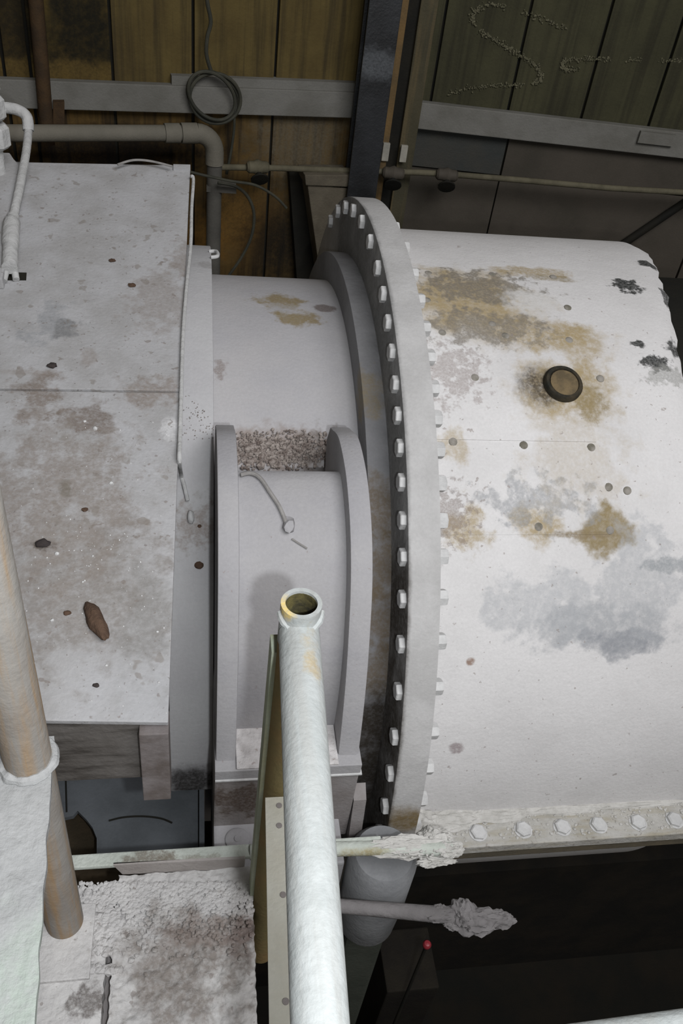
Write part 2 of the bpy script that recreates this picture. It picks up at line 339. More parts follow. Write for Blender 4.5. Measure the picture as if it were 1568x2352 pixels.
m_collar = mat('collar_rust_shade', (0.26, 0.26, 0.265), (0.21, 0.21, 0.215), 6, 0.92, bump=0.4, bscale=70,
    stains=[ss(835, 900, 40, TAN2, 0.6, 1.6, 0.5, 30, 60, .925)] + [ss(875, y, 62, (0.15, 0.115, 0.075), 0.8, 1.6, 0.5, 26, 70, .925) for y in (1180, 1300, 1420, 1540)] + [ss(865, y, 80, (0.035, 0.028, 0.02), 0.97, 0.8, 0.5, 26, 80, .925) for y in (1660, 1760, 1840)])  # last, near-black marks paint the shade on the collar's lower front
mill = thing('grinding_mill', 'huge white dust covered mill drum with a bolted end flange', 'mill', (0.85, 0, -1.1))
# outer shell with a torn far end
def shell():
    V, Fc = [], []; n = 180; m = 24
    key = [(-90, 1.3), (0, 1.30), (20, 1.26), (40, 1.19), (57, 1.150), (68, 1.158), (79, 1.192), (90, 1.236), (101, 1.288), (111, 1.318), (130, 1.33), (200, 1.32), (270, 1.3)]
    def xe(a):
        a = (a+90) % 360-90
        for (a0, x0), (a1, x1) in zip(key, key[1:]):
            if a0 <= a <= a1: x = x0+(x1-x0)*(a-a0)/(a1-a0); break
        if 50 < a < 104: x += 0.010*noise.noise(Vector((a*0.35, 3, 1)))+0.008*noise.noise(Vector((a*1.1, 7, 2)))
        return x
    for i in range(n):
        a = 360*i/n-90; c, s = -math.cos(math.radians(a)), math.sin(math.radians(a)); e = xe(a)
        for k in range(m+1):
            x = 0.49+(e-0.49)*k/m; r = 1.0-(0.014 if k == m else 0.004 if k == m-1 and False else 0); V.append((x, r*c, r*s))
        for x, r in ((e-0.004, 0.955), (0.49, 0.955)): V.append((x, r*c, r*s))
    q = m+3
    for i in range(n):
        j = (i+1) % n
        for k in range(q): l = (k+1) % q; Fc.append((i*q+k, j*q+k, j*q+l, i*q+l))
    return V, Fc
sh = put('shell', shell(), m_shell, mill, smooth=True)
put('drive_end', ringx(1.1, 2.6, 0.3, 0.90), m_dark, mill, smooth=True)['label'] = 'drum end blackened for the shade beyond the torn dust coat'  # near-black colour stands for the shade past the shell end
fg = put('end_flange', ringx(0.427, 0.497, 0.6, 1.08, n=160), m_flange, mill, smooth=True, bevel=0.003)
put('trunnion', ringx(0.02, 0.40, 0.5, 0.842, n=140), m_trun, mill, smooth=True)
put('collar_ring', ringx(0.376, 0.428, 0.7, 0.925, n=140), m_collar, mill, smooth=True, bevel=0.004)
put('hub_cap', ringx(2.58, 2.62, 0.02, 0.6, n=60), m_dark, mill)
nutme = mesh_of('nut', hexnut(0.0195, 0.013), m_nut)
angs = [128, 120, 112, 104.5, 96.7, 89, 82, 76.6, 71.6, 67, 62.5, 58.4, 54.4, 50.3, 45.9, 41.7, 36.9, 31.6, 25.8, 19.7, 14.2, 8.5, 3.1, -2.5, -8, -14, -20]
for a in angs:
    c, s = -math.cos(math.radians(a)), math.sin(math.radians(a))
    inst('nut', nutme, fg, (0.4275, 1.050*c, 1.050*s), (math.radians(-a), 0, math.pi), (1, 1, 1))
    inst('bolt_head', nutme, fg, (0.4965, 1.036*c, 1.036*s), (math.radians(-a), 0, 0), (2.0, 0.95, 0.95))
# longitudinal joint flange with bolts
m_joint = mat('joint_flange', (0.46, 0.45, 0.42), (0.38, 0.37, 0.34), 16, 0.95, bump=0.6, bscale=90, streak=((8, 40, 40), (0.30, 0.26, 0.17), 0.6), specks=[(90, 0.64, (0.25, 0.23, 0.20), 0.7)])
m_jedge = mat('joint_edge', (0.13, 0.11, 0.075), (0.09, 0.08, 0.06), 8, 0.9, bump=0.3)
jf = put('joint_flange', box(0.50, 2.3, -1.088, -0.96, 0.0, 0.03), m_joint, mill, bevel=0.003)
put('lower_joint_flange', box(0.50, 2.3, -1.083, -0.96, -0.035, -0.002), m_jedge, mill, bevel=0.003)
bm2 = mesh_of('bolt', join(lathe([(0, 0.020), (0.010, 0.020), (0.013, 0.016)], (0, 0, 0), (0, 0, 1), 6), lathe([(0, 0.0225), (0.003, 0.0225)], (0, 0, 0), (0, 0, 1), 18)), m_nut)
for k, x in enumerate((0.567, 0.668, 0.782, 0.883, 0.978, 1.083, 1.182, 1.285, 1.39)):
    inst('bolt', bm2, jf, (x, -1.053, 0.029), (0, 0, k*0.37))
# round plug, patch plates and rivets on the shell
def radial(p): v = Vector((0, p.y, p.z)); return v.normalized()
p = oncyl(1290, 885, 1.0); nr = radial(p)
m_plug = mat('black_ring', (0.018, 0.018, 0.014), (0.05, 0.04, 0.025), 30, 0.75, bump=0.4)
m_plugc = mat('plug_face', (0.19, 0.14, 0.075), (0.11, 0.085, 0.05), 30, 0.9, bump=0.4)
pl = put('inspection_plug', lathe([(-0.01, 0.047), (0.010, 0.047), (0.016, 0.043), (0.016, 0.036), (0.008, 0.034), (0.008, 0.001)], p, nr, 40), m_plug, sh, smooth=True)
pl['label'] = 'round black ringed plug with rusty tan centre'
put('plug_face', lathe([(0.005, 0.034), (0.0125, 0.034), (0.014, 0.028), (0.014, 0.001)], p+Vector((0.002, 0, 0)), nr, 24), m_plugc, sh, smooth=True)
m_rivet = mat('rivet', (0.30, 0.28, 0.25), (0.15, 0.14, 0.11), 40, 0.9, bump=0.3)
rivm = mesh_of('rivet', lathe([(-0.004, 0.0105), (0.002, 0.0095), (0.004, 0.006), (0.0045, 0.001)], (0, 0, 0), (0, 0, 1), 14), m_rivet, True)
for x, y in ((983, 628), (980, 690), (1015, 765), (1130, 631), (1270, 637), (1303, 707), (1306, 782), (1160, 772), (1130, 745), (1040, 1015), (1202, 1023), (1357, 1028), (1397, 1119), (1440, 1127), (1236, 1210), (1400, 1218), (1378, 870), (1090, 868)):
    q = oncyl(x, y, 1.0); a = math.atan2(q.z, -q.y); inst('rivet', rivm, sh, q, (math.pi/2-a, 0, 0))
def patch(x0, x1, y0, y1, t=0.0045):     # thin curved plate between pixel bounds
    pa, pb = oncyl((x0+x1)/2, y0, 1.0), oncyl((x0+x1)/2, y1, 1.0); a1, a0 = math.atan2(pa.z, -pa.y), math.atan2(pb.z, -pb.y)
    X0, X1 = oncyl(x0, (y0+y1)/2, 1.0).x, oncyl(x1, (y0+y1)/2, 1.0).x
    return ringx(X0, X1, 0.99, 1.0+t, math.degrees(a0), math.degrees(a1), 24)
put('patch_plate', patch(962, 1330, 622, 1012, 0.002), m_shell, sh, smooth=True)
put('patch_plate', patch(1000, 1392, 1026, 1228, 0.0015), m_shell, sh, smooth=True)

# ================================================================== BEARING BLOCK
def prof(pts, X): return [(onx(x, y, X).y, onx(x, y, X).z) for x, y in pts]
XR = 0.33
outer = prof([(808, 986), (825, 1005), (842, 1075), (852, 1160), (857, 1250), (857, 1350), (852, 1450), (845, 1550), (835, 1650), (822, 1755)], XR)
outer = [(p.x, p.y) for p in [Vector((v.x, v.y)) for v in smooth_path([Vector((a, b, 0)) for a, b in outer], 4)]]
zj = 0.362
BACK = [(-0.775, zj), (-0.735, 0.43), (-0.68, 0.515), (-0.615, 0.592), (-0.54, 0.662)]
rimp = outer + [(-1.076, zj)] + BACK + [(outer[0][0]+0.05, outer[0][1]-0.06), (outer[0][0]+0.025, outer[0][1]-0.012)]
def inset(pr, d):
    out = []
    for i, (a, b) in enumerate(pr):
        p0, p1 = pr[max(i-1, 0)], pr[min(i+1, len(pr)-1)]; t = Vector((p1[0]-p0[0], p1[1]-p0[1])).normalized()
        out.append((a-t.y*d*-1, b-t.x*d) if False else (a+(-t.y)*d, b+t.x*d))
    return out
test = inset(outer, 0.001)
sgn = 1 if (test[20][1] < outer[20][1] or test[20][0] > outer[20][0]) else -1
barp = inset(outer, 0.042*sgn)[7:]
barp = [(a+0.035*max(0.0, (0.62-b)/0.26)**1.5, b) for a, b in barp]
b0 = barp[0]
barp = barp + [(barp[-1][0], zj)] + BACK + [(b0[0]+0.07, b0[1]-0.09), (b0[0]+0.02, b0[1]-0.008)]
def profx(pr, x0, x1): return prism([(x0, a, b) for a, b in pr], (x1-x0, 0, 0))
def sb(x, y, rp, c, st, amp=1.2, soft=0.35, sc=22): p = oncyl(x, y, .43, -.596, .447); return (p, rp*mpp(p), c, st, amp, soft, sc)
m_cap = mat('bearing_dust', (0.36, 0.353, 0.355), (0.32, 0.315, 0.325), 6, 0.93, bump=0.25, specks=[(90, 0.72, (0.27, 0.23, 0.22), 0.6)],
    stains=[sb(870, 1260, 12, (0.3, 0.28, 0.26), 0.5)])
m_base = mat('bearing_base', (0.27, 0.255, 0.25), (0.22, 0.20, 0.19), 9, 0.93, bump=0.3, stains=[((0.10, -1.07, 0.27), (0.07, 0.03, 0.05), (0.075, 0.05, 0.035), 0.85, 1.8, 0.4, 30)])
m_ledge = mat('ledge_dust', (0.60, 0.58, 0.57), (0.45, 0.43, 0.42), 40, 0.95, bump=0.8, bscale=90, specks=[(70, 0.66, (0.3, 0.24, 0.22), 0.6)])
bb = thing('bearing_block', 'grey split bearing block with rounded cap and two raised rims', 'bearing', (0.18, -0.95, -0.2))
put('cap_barrel', profx(barp, 0.06, 0.30), m_cap, bb, smooth=True, sharp=30)
put('rim', profx(rimp, 0.285, XR), m_cap, bb, smooth=True, bevel=0.008, sharp=50)
put('rim', profx(rimp, 0.036, 0.076), m_cap, bb, smooth=True, bevel=0.004, sharp=50)
put('ledge_base', box(0.034, 0.333, -1.079, -0.82, zj+0.001, 0.393), m_cap, bb, bevel=0.002)
put('ledge', box(0.077, 0.284, -1.077, -0.9, 0.3935, 0.398), m_ledge, bb, bevel=0.001)
put('joint_plate', box(0.035, 0.336, -1.0815, -0.80, 0.3585, 0.362), m_nut, bb)
put('lower_body', box(0.034, 0.333, -1.073, -0.86, 0.1, 0.358), m_base, bb, bevel=0.004)
ft = put('foot', box(0.034, 0.31, -1.175, -0.87, -0.2, 0.172), m_cap, bb, bevel=0.006)
q = onz(545, 1929, 0.172)
put('bolt_cap', lathe([(0, 0.026), (0.004, 0.026), (0.006, 0.023), (0.006, 0.008), (0.008, 0.007), (0.008, 0.001)], (q.x, q.y, 0.1715), (0, 0, 1), 28), m_cap, ft, smooth=True)
put('side_web', prism([(0.335, -1.094, 0.10), (0.335, -1.04, 0.10), (0.335, -1.04, 0.26), (0.335, -1.07, 0.24)], (0.028, 0, 0)), m_base, bb)
# small wire resting on the cap
m_wire = mat('dusty_wire', (0.30, 0.29, 0.275), (0.22, 0.21, 0.2), 40, 0.9, bump=0.3)
def cap_at(x, y, off=0.0):
    # march the pixel ray to the barrel profile
    d = ray(x, y).normalized(); best = None
    for i in range(len(barp)-9):
        (a, b), (c, e) = barp[i], barp[i+1]
        # solve CAM + d t = seg
        M = Matrix(((d.y, -(c-a)), (d.z, -(e-b))))
        if abs(M.determinant()) < 1e-9: continue
        t, s = M.inverted() @ Vector((a-CAM.y, b-CAM.z))
        if -0.001 <= s <= 1.001 and (best is None or t < best[0]): best = (t, Vector((0, e-b, -(c-a))))
    if best is None: return None
    n = best[1].normalized()
    if n.y > 0: n = -n
    return CAM+d*best[0]+n*off
wp = [cap_at(x, y, 0.006) for x, y in ((552, 1096), (575, 1092), (597, 1103), (620, 1135), (640, 1165), (652, 1192), (657, 1210))]
wp = [v for v in wp if v]
wt = thing('sensor_wire', 'thin curved dusty wire with a small lug lying on the bearing cap', 'wire', wp[-1])
put('wire', tube(smooth_path(wp), 0.0042, 8), m_wire, wt, smooth=True)
put('lug', lump(cap_at(662, 1208, 0.004), (0.012, 0.02, 0.012), 3, 0.4), m_cap, wt, smooth=True)
put('wire_tail', tube(smooth_path([cap_at(x, y, 0.003) for x, y in ((670, 1238), (685, 1248), (705, 1260))]), 0.002, 6), m_wire, wt)
# ================================================================== RING GUARD beside the bearing
m_ring = mat('guard_ring_dust', (0.46, 0.46, 0.46), (0.42, 0.415, 0.42), 5, 0.93, bump=0.25,
    stains=[((0.0, -0.62, 0.64), (0.06, 0.05, 0.05), (0.24, 0.20, 0.17), 0.7, 1.8, 0.5, 50), ((0.0, -0.92, 0.10), (0.08, 0.05, 0.05), (0.04, 0.037, 0.035), 0.97, 0.8, 0.5, 30),
            (oncyl(470, 610, .92), 0.03, (0.26, 0.25, 0.24), 0.6, 1.8)])
rg = put('ring_guard', ringx(-0.062, 0.0340, 0.86, 0.922, 4, 150, 90), m_ring, loc=(0, -0.9, 0.06), smooth=True, bevel=0.003)
tag(rg, 'grey half ring guard wrapped over the drum between flat cover and bearing', 'guard')
hd = [oncyl(x, y, .93) for x, y in ((497, 590), (500, 600), (502, 612), (499, 622))]
put('lug_handle', tube(smooth_path([Vector((0.030, 0.21, 0.90)), Vector((0.048, 0.20, 0.905)), Vector((0.050, 0.15, 0.915)), Vector((0.032, 0.14, 0.915))]), 0.005, 8), m_nut, rg)

# ================================================================== FLAT COVER (drive guard)
BN = Vector((0, -0.176, 1)).normalized(); BP = Vector((0, -1.2, 0.745))
def onb(x, y, off=0.0): return onp(x, y, BP+BN*off, BN)
def bs_(x, y, rp, c, st, amp=1.4, soft=0.4, sc=26, flat=None):
    p = onb(x, y); k = mpp(p); st_y = 1.5
    return (p, (rp*k, (flat or rp)*k*st_y, 0.2), c, st, amp, soft, sc)
DB = (0.22, 0.18, 0.15)
m_cover = mat('cover_dust', (0.42, 0.42, 0.425), (0.345, 0.34, 0.335), 9, 0.94, bump=0.3,
    stains=[bs_(90, 905, 45, (0.17, 0.13, 0.10), 0.75, 1.8), bs_(205, 965, 60, (0.15, 0.115, 0.09), 0.8, 1.8, flat=28), bs_(345, 905, 60, DB, 0.7, 2.0, flat=30), bs_(375, 690, 70, DB, 0.45, 2.0),
            bs_(110, 745, 45, GRY, 0.6, 2.4), bs_(150, 755, 25, (0.17, 0.17, 0.17), 0.7, 2.2), bs_(205, 820, 18, DB, 0.5, 1.4), bs_(430, 600, 40, DB, 0.5, 2.2),
            bs_(180, 1350, 170, (0.22, 0.20, 0.18), 0.8, 2.0, 0.5, 18, 120), bs_(120, 1150, 150, (0.235, 0.205, 0.18), 0.8, 2.2, 0.5, 20), bs_(340, 1430, 55, (0.2, 0.19, 0.175), 0.6, 2.0, 0.5, 24, 80), bs_(100, 1252, 26, (0.10, 0.08, 0.065), 0.85, 1.4, 0.4, 40, 9), bs_(150, 1120, 14, (0.17, 0.15, 0.12), 0.8, 1.4),
            bs_(390, 985, 20, (0.62, 0.62, 0.62), 0.8, 1.0, 0.4, 50), bs_(60, 855, 70, DB, 0.4, 1.0, 0.5, 30, 6)],
    specks=[(28, 0.66, (0.22, 0.195, 0.17), 0.55), (60, 0.68, (0.20, 0.17, 0.15), 0.6), (130, 0.69, (0.16, 0.14, 0.13), 0.6)])
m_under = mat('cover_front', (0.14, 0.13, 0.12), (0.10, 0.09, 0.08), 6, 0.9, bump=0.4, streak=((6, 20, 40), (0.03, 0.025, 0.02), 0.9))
cv = thing('drive_cover', 'broad flat grey cover strewn with rust flakes and dust', 'machine cover', (-0.4, -0.4, -0.2))
def quad(pp, t=0.012): return prism(pp, BN*-t)
put('panel', quad([onb(-260, 366), onb(437, 380), onb(414, 897), onb(-260, 888)]), m_cover, cv, bevel=0.002)
put('panel', quad([onb(-260, 893), onb(414, 902), onb(386, 1659), onb(-260, 1650)]), m_cover, cv, bevel=0.002)
a, b = onb(386, 1659), onb(437, 380)
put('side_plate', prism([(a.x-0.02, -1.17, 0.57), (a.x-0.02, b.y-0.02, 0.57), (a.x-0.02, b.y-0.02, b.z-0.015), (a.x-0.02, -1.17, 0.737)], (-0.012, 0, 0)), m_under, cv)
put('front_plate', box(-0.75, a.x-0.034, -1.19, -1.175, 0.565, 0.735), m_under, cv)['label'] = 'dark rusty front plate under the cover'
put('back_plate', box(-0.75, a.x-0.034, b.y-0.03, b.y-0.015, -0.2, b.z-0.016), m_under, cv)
m_brk = mat('bracket_rust', (0.20, 0.18, 0.175), (0.12, 0.10, 0.09), 14, 0.92, bump=0.3)
br = put('bracket', box(-0.093, -0.046, -1.212, -1.166, 0.525, 0.722), m_brk, cv, bevel=0.002)
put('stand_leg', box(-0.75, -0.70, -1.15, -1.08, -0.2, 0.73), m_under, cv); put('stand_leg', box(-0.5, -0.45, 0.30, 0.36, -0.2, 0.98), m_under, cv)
# lifting slots and the raised block to the left
sl = put('slot', quad([onb(18, 625, 0.0015), onb(61, 626, 0.0015), onb(60, 643, 0.0015), onb(18, 643, 0.0015)], 0.004), m_dark, cv); sl['label'] = 'small black slot cut in the cover'
put('raised_block', prism([onb(-220, 345, .03), onb(22, 350, .03), onb(32, 365, .03), onb(58, 392, .03), onb(40, 470, .03), onb(5, 640, .03), onb(-220, 640, .03)], BN*-0.03), m_cover, cv, bevel=0.004)
# curled rim at the back edge
put('edge_lip', prism([onb(398, 377, .006), onb(437, 378, .006), onb(437, 388, .006), onb(398, 388, .006)], BN*-0.006), m_cover, cv)
m_pipe_w = mat('white_caked_pipe', (0.50, 0.50, 0.49), (0.42, 0.42, 0.41), 40, 0.95, bump=0.8, bscale=80)
# cable along the right edge of the cover
cp = [onb(438, 405, .012), onb(444, 412, .010), onb(440, 480, .008), onb(438, 560, .008), onb(428, 660, .008), onb(420, 770, .008), onb(416, 900, .008), onb(413, 1000, .008), onb(412, 1060, .006)]
cp += [oncyl(416, 1090, .935), oncyl(424, 1120, .932), oncyl(431, 1150, .93)]
ct = thing('edge_cable', 'thin pale cable running down the cover edge to a small plug', 'cable', cp[-1])
put('cable', tube(smooth_path(cp), 0.0045, 8), m_pipe_w, ct, smooth=True)
k = oncyl(438, 1188, .932); put('plug', lump(k, (0.008, 0.012, 0.018), 5, 0.2), m_nut, ct, smooth=True)
# pipe with fork lying on the cover, top left
pt = thing('lubrication_pipe', 'white caked thin pipe with elbow and forked fitting lying on the cover', 'pipe', onb(25, 640))
e0 = onb(65, 300, .055)
put('riser', tube(smooth_path([e0, onb(60, 350, .05), onb(45, 430, .042), onb(30, 500, .035)]), 0.011, 12), m_pipe_w, pt, smooth=True)
put('elbow', tube(smooth_path([e0, e0+Vector((-0.004, 0.02, 0.03)), e0+Vector((-0.03, 0.025, 0.045)), e0+Vector((-0.07, 0.025, 0.047))]), 0.015, 12), m_pipe_w, pt, smooth=True)
put('branch', tube([e0+Vector((-0.06, 0.025, 0.047)), e0+Vector((-0.4, 0.03, 0.05))], 0.011, 12), m_pipe_w, pt, smooth=True)
put('fitting', tube(smooth_path([onb(30, 498, .034), onb(25, 530, .034), onb(24, 575, .034), onb(22, 615, .032)]), [0.015]*3+[0.020]*8+[0.018]*8, 14), m_pipe_w, pt, smooth=True)
put('prong', tube([onb(20, 600, .026), onb(8, 645, .010)], 0.008, 10), m_pipe_w, pt, smooth=True)
put('prong', tube([onb(30, 600, .026), onb(37, 642, .008)], 0.008, 10), m_pipe_w, pt, smooth=True)
# valve stack at the left edge
vt = thing('valve_stack', 'white caked stack of valve nuts beside the elbowed thin pipe', 'valve', onb(-10, 330, .10))
vb = onb(-14, 330, .10); put('stem', tube([vb+Vector((0, 0, -0.12)), vb+Vector((0, 0, 0.36))], 0.02, 12), m_pipe_w, vt, smooth=True)
for x, y, r in ((-2, 312, 0.042), (0, 248, 0.040), (-6, 188, 0.034), (-10, 130, 0.03)):
    q = onp(x, y, vb, Vector((0, -1, 0))); put('nut', lathe([(-r*0.7, r*0.8), (-r*0.5, r), (r*0.5, r), (r*0.7, r*0.8)], (vb.x, vb.y, q.z), (0, 0, 1), 8), m_pipe_w, vt, smooth=True, sharp=20)

# ================================================================== LOOSE BITS ON THE COVER
m_rustlump = mat('rust_lump', (0.115, 0.072, 0.048), (0.075, 0.048, 0.034), 40, 0.95, bump=0.8)
m_darkflake = mat('dark_flake', (0.055, 0.045, 0.042), (0.035, 0.03, 0.03), 40, 0.95, bump=0.6)
q = onb(222, 1432); k = mpp(q)
tag(put('rust_lump', lump(q+BN*0.008, (18*k, 60*k, 0.014), 4, 0.28, 3, 0.45), m_rustlump, loc=q, smooth=True), 'long brown rust lump lying alone on the grey cover', 'rust lump')
for x, y, r, mm, lb in ((303, 657, 7, m_rustlump, 'small oval rust flake high on the grey cover'), (120, 842, 9, m_darkflake, 'dark pebble above the seam across the cover'), (98, 1251, 13, m_darkflake, 'dark ragged flake on the cover near the leaning pipe post'),
        (155, 1409, 7, m_rustlump, 'small brown pebble beside the long rust lump'), (221, 1575, 6, m_darkflake, 'tiny dark pebble near the front edge of the cover'), (195, 1172, 6, m_rustlump, 'small brown pebble above the dark ragged flake'), (258, 600, 6, m_rustlump, 'tiny tan crumb on the upper cover')):
    q = onb(x, y); k = mpp(q); tag(put('rust_flake', lump(q+BN*r*k*0.4, (r*k*1.3, r*k, r*k*0.6), x, 0.4), mm, loc=q, smooth=True), lb, 'rust flake', 'rust flakes on the cover')
for x, y, r, lb in ((457, 1298, 11, 'round dark red rust flake stuck on the ring guard'), (458, 1208, 5, 'small red crumb on the ring guard by the plug')):
    q = oncyl(x, y, .922); k = mpp(q); tag(put('rust_flake', lump(q, (r*k, r*k, r*k*0.7), x, 0.3), m_rustlump, loc=q, smooth=True), lb, 'rust flake', 'rust flakes on the ring guard')
m_white = mat('white_crumb', (0.62, 0.62, 0.61), (0.5, 0.5, 0.49), 40, 0.9, bump=0.2)
vf = []
for i in range(130):
    x, y = (random.uniform(30, 390), random.uniform(960, 1640)) if i % 3 else (random.gauss(230, 70), random.gauss(1280, 40))
    q = onb(min(max(x, 20), 385), y); vf.append(lump(q+BN*0.0005, random.uniform(0.0006, 0.0017)*(1.7 if random.random() < 0.08 else 1), i, 0.5, 1))
for x, y, r in ((218, 985, 6), (195, 968, 4), (130, 1272, 6), (120, 1425, 5), (255, 1110, 5)):
    q = onb(x, y); vf.append(lump(q, r*mpp(q), x, 0.5, 1))
tag(put('white_crumbs', join(*vf), m_white, loc=onb(200, 1300)), 'tiny white crumbs scattered over the grey cover', 'crumbs', kind='stuff')
# gravel heap in the trough behind the bearing cap
m_gravel = mat('gravel', (0.34, 0.30, 0.27), (0.15, 0.12, 0.105), 90, 0.95, bump=0.5, bscale=150)
vf = []
for i in range(1300):
    x = random.uniform(540, 770); y = random.triangular(985, 1085, 1040)
    if x > 700 and random.random() < 0.5: continue
    q = oncyl(x, y, .846); vf.append(lump(q, random.uniform(0.0015, 0.0045)*(2.6 if random.random() < 0.03 else 1), i, 0.5, 1))
for i in range(110):
    x = random.uniform(415, 495); y = random.uniform(905, 1010)
    if x-415 > (y-880)*0.85: continue
    q = oncyl(x, y, .924); vf.append(lump(q, random.uniform(0.0006, 0.0016), i+600, 0.5, 1))
tag(put('gravel', join(*vf), m_gravel, loc=oncyl(650, 1040, .84)), 'brown gravel and grit heaped in the trough behind the bearing cap', 'gravel', kind='stuff')

# ================================================================== PLATFORM
m_conc = mat('crusted_floor', (0.58, 0.57, 0.555), (0.49, 0.48, 0.47), 14, 0.96, bump=1.0, bscale=70,
    stains=[(onz(420, 2230, .3), (0.10, 0.09, 0.05), (0.20, 0.17, 0.145), 0.8, 1.8, 0.5, 20), (onz(500, 2140, .3), (0.09, 0.03, 0.05), (0.22, 0.175, 0.15), 0.7, 2.0, 0.5, 30), (onz(200, 2300, .3), (0.03, 0.025, 0.05), (0.14, 0.125, 0.115), 0.85, 1.4, 0.3, 40), (onz(560, 2150, .3), 0.03, (0.2, 0.15, 0.13), 0.7, 2.0)],
    specks=[(60, 0.68, (0.22, 0.19, 0.17), 0.6)])
ZP = 0.30
fl0 = struct(put('floor', box(-1.5, 0.085, -3.0, -1.24, 0.22, 0.265), m_base, loc=(-0.3, -1.9, 0.22)))
xs = onz(245, 2270, ZP).x
put('floor_slab', grid_slab((xs+0.006, -1.60, ZP), (0.100, -1.60, ZP), (xs+0.006, -1.232, ZP), (0.104, -1.232, ZP), 110, 150, 0.035, 0.007, 22, 1, 0.006), m_conc, fl0, smooth=True, sharp=60)
put('floor_slab', grid_slab((-0.6, -1.60, ZP-0.002), (xs-0.006, -1.60, ZP-0.002), (-0.6, -1.255, ZP-0.002), (xs-0.006, -1.255, ZP-0.002), 110, 100, 0.035, 0.004, 18, 4, 0.003), m_conc, fl0, smooth=True, sharp=60)
put('floor_slab', box(-1.4, 0.1, -2.9, -1.605, 0.265, 0.298), m_conc, fl0)
# crust of dust bridging the slot and along the toe board
vf = []
for i in range(1700):
    x = random.uniform(170, 580); y = 2030+abs(random.gauss(0, 60))
    if x < 230 and y < 2060 and random.random() < 0.5: continue
    q = onz(x, y, ZP); r = random.uniform(0.0015, 0.005); vf.append(lump(q+UP*0.003, (r*1.3, r*1.3, r*0.7), i, 0.5, 1))
for i in range(120):
    q = onz(random.gauss(244, 12), random.uniform(2060, 2195) if i % 5 else 2228, ZP); r = random.uniform(0.004, 0.009); vf.append(lump(q, (r*1.2, r*1.2, r), i+31, 0.5, 1))
tag(put('dust_crust', join(*vf), m_conc, loc=onz(400, 2060, ZP)), 'crumbly pale dust crust on the platform along the toe board', 'dust', kind='stuff')
# toe board
m_toe = mat('toe_board', (0.52, 0.55, 0.50), (0.44, 0.47, 0.42), 14, 0.94, bump=0.6, stains=[(onz(330, 1975, .335), (0.04, 0.02, 0.02), (0.16, 0.13, 0.10), 0.8, 1.8, 0.4, 40), (onz(450, 1975, .335), (0.05, 0.012, 0.02), (0.2, 0.17, 0.13), 0.6, 2.0, 0.4, 40), (onz(840, 1963, .335), (0.05, 0.012, 0.02), (0.30, 0.25, 0.12), 0.85, 1.0, 0.5, 30)])
m_lip = mat('toe_lip', (0.40, 0.37, 0.35), (0.34, 0.31, 0.29), 14, 0.94, bump=0.4)
tb = thing('toe_board', 'pale steel toe board along the platform edge', 'toe board', (0.1, -1.22, 0.28))
put('top_leg', box(-0.25, 0.36, -1.229, -1.203, 0.323, 0.334), m_toe, tb, bevel=0.003)
put('face_leg', prism([(-0.155, -1.229, 0.334), (0.09, -1.2325, 0.334), (0.09, -1.2325, 0.296), (-0.14, -1.229, 0.296)], (0, 0.005, 0)), m_lip, tb)
put('end_bar', tube(smooth_path([(0.10, -1.216, 0.326), (0.25, -1.220, 0.326), (0.38, -1.226, 0.325), (0.50, -1.237, 0.326)]), 0.0145, 14), m_toe, tb, smooth=True)
vf = [crusty((0.43, -1.229, 0.322), (0.085, 0.018, 0.016), 5), crusty((0.495, -1.236, 0.325), (0.032, 0.0175, 0.016), 6), crusty((0.47, -1.25, 0.305), (0.035, 0.009, 0.010), 9, 4, 0.5), crusty((0.40, -1.222, 0.336), (0.06, 0.014, 0.008), 11, 4, 0.5), crusty((0.475, -1.215, 0.318), (0.035, 0.03, 0.02), 12), crusty((0.465, -1.20, 0.28), (0.025, 0.03, 0.05), 14)]
for i in range(60):
    q = onz(random.gauss(985, 30), random.gauss(1948, 14), 0.335); vf.append(lump(q, random.uniform(0.0015, 0.004), i+300, 0.5, 1))
m_heap = mat('dust_heap', (0.53, 0.52, 0.49), (0.44, 0.43, 0.40), 30, 0.96, bump=0.9, bscale=80)
tag(put('dust_heap', join(*vf), m_heap, loc=(0.46, -1.23, 0.31)), 'lumpy pale dust caked on the free end of the toe board', 'dust', kind='stuff')
vf = []
for i in range(420):
    x = random.uniform(0.50, 1.35); k = 1-max(0, (x-0.9))*1.2
    y = -1.0-random.random()**1.4*0.075; vf.append(lump((x, y, 0.030), random.uniform(0.0015, 0.005), i, 0.5, 1))
vf += [crusty((0.525, -1.03, 0.036), (0.05, 0.045, 0.030), 21), crusty((0.60, -1.015, 0.032), (0.08, 0.030, 0.016), 22), crusty((0.72, -1.008, 0.031), (0.10, 0.022, 0.010), 23), crusty((0.90, -1.004, 0.030), (0.14, 0.016, 0.009), 24), crusty((0.56, -1.06, 0.030), (0.05, 0.018, 0.010), 25), crusty((1.1, -1.002, 0.030), (0.14, 0.012, 0.008), 26)]
tag(put('dust_crumbs', join(*vf), m_heap, loc=(0.8, -1.04, 0.03)), 'pale crumbs of dust lying along the bolted joint flange of the mill', 'dust', kind='stuff')

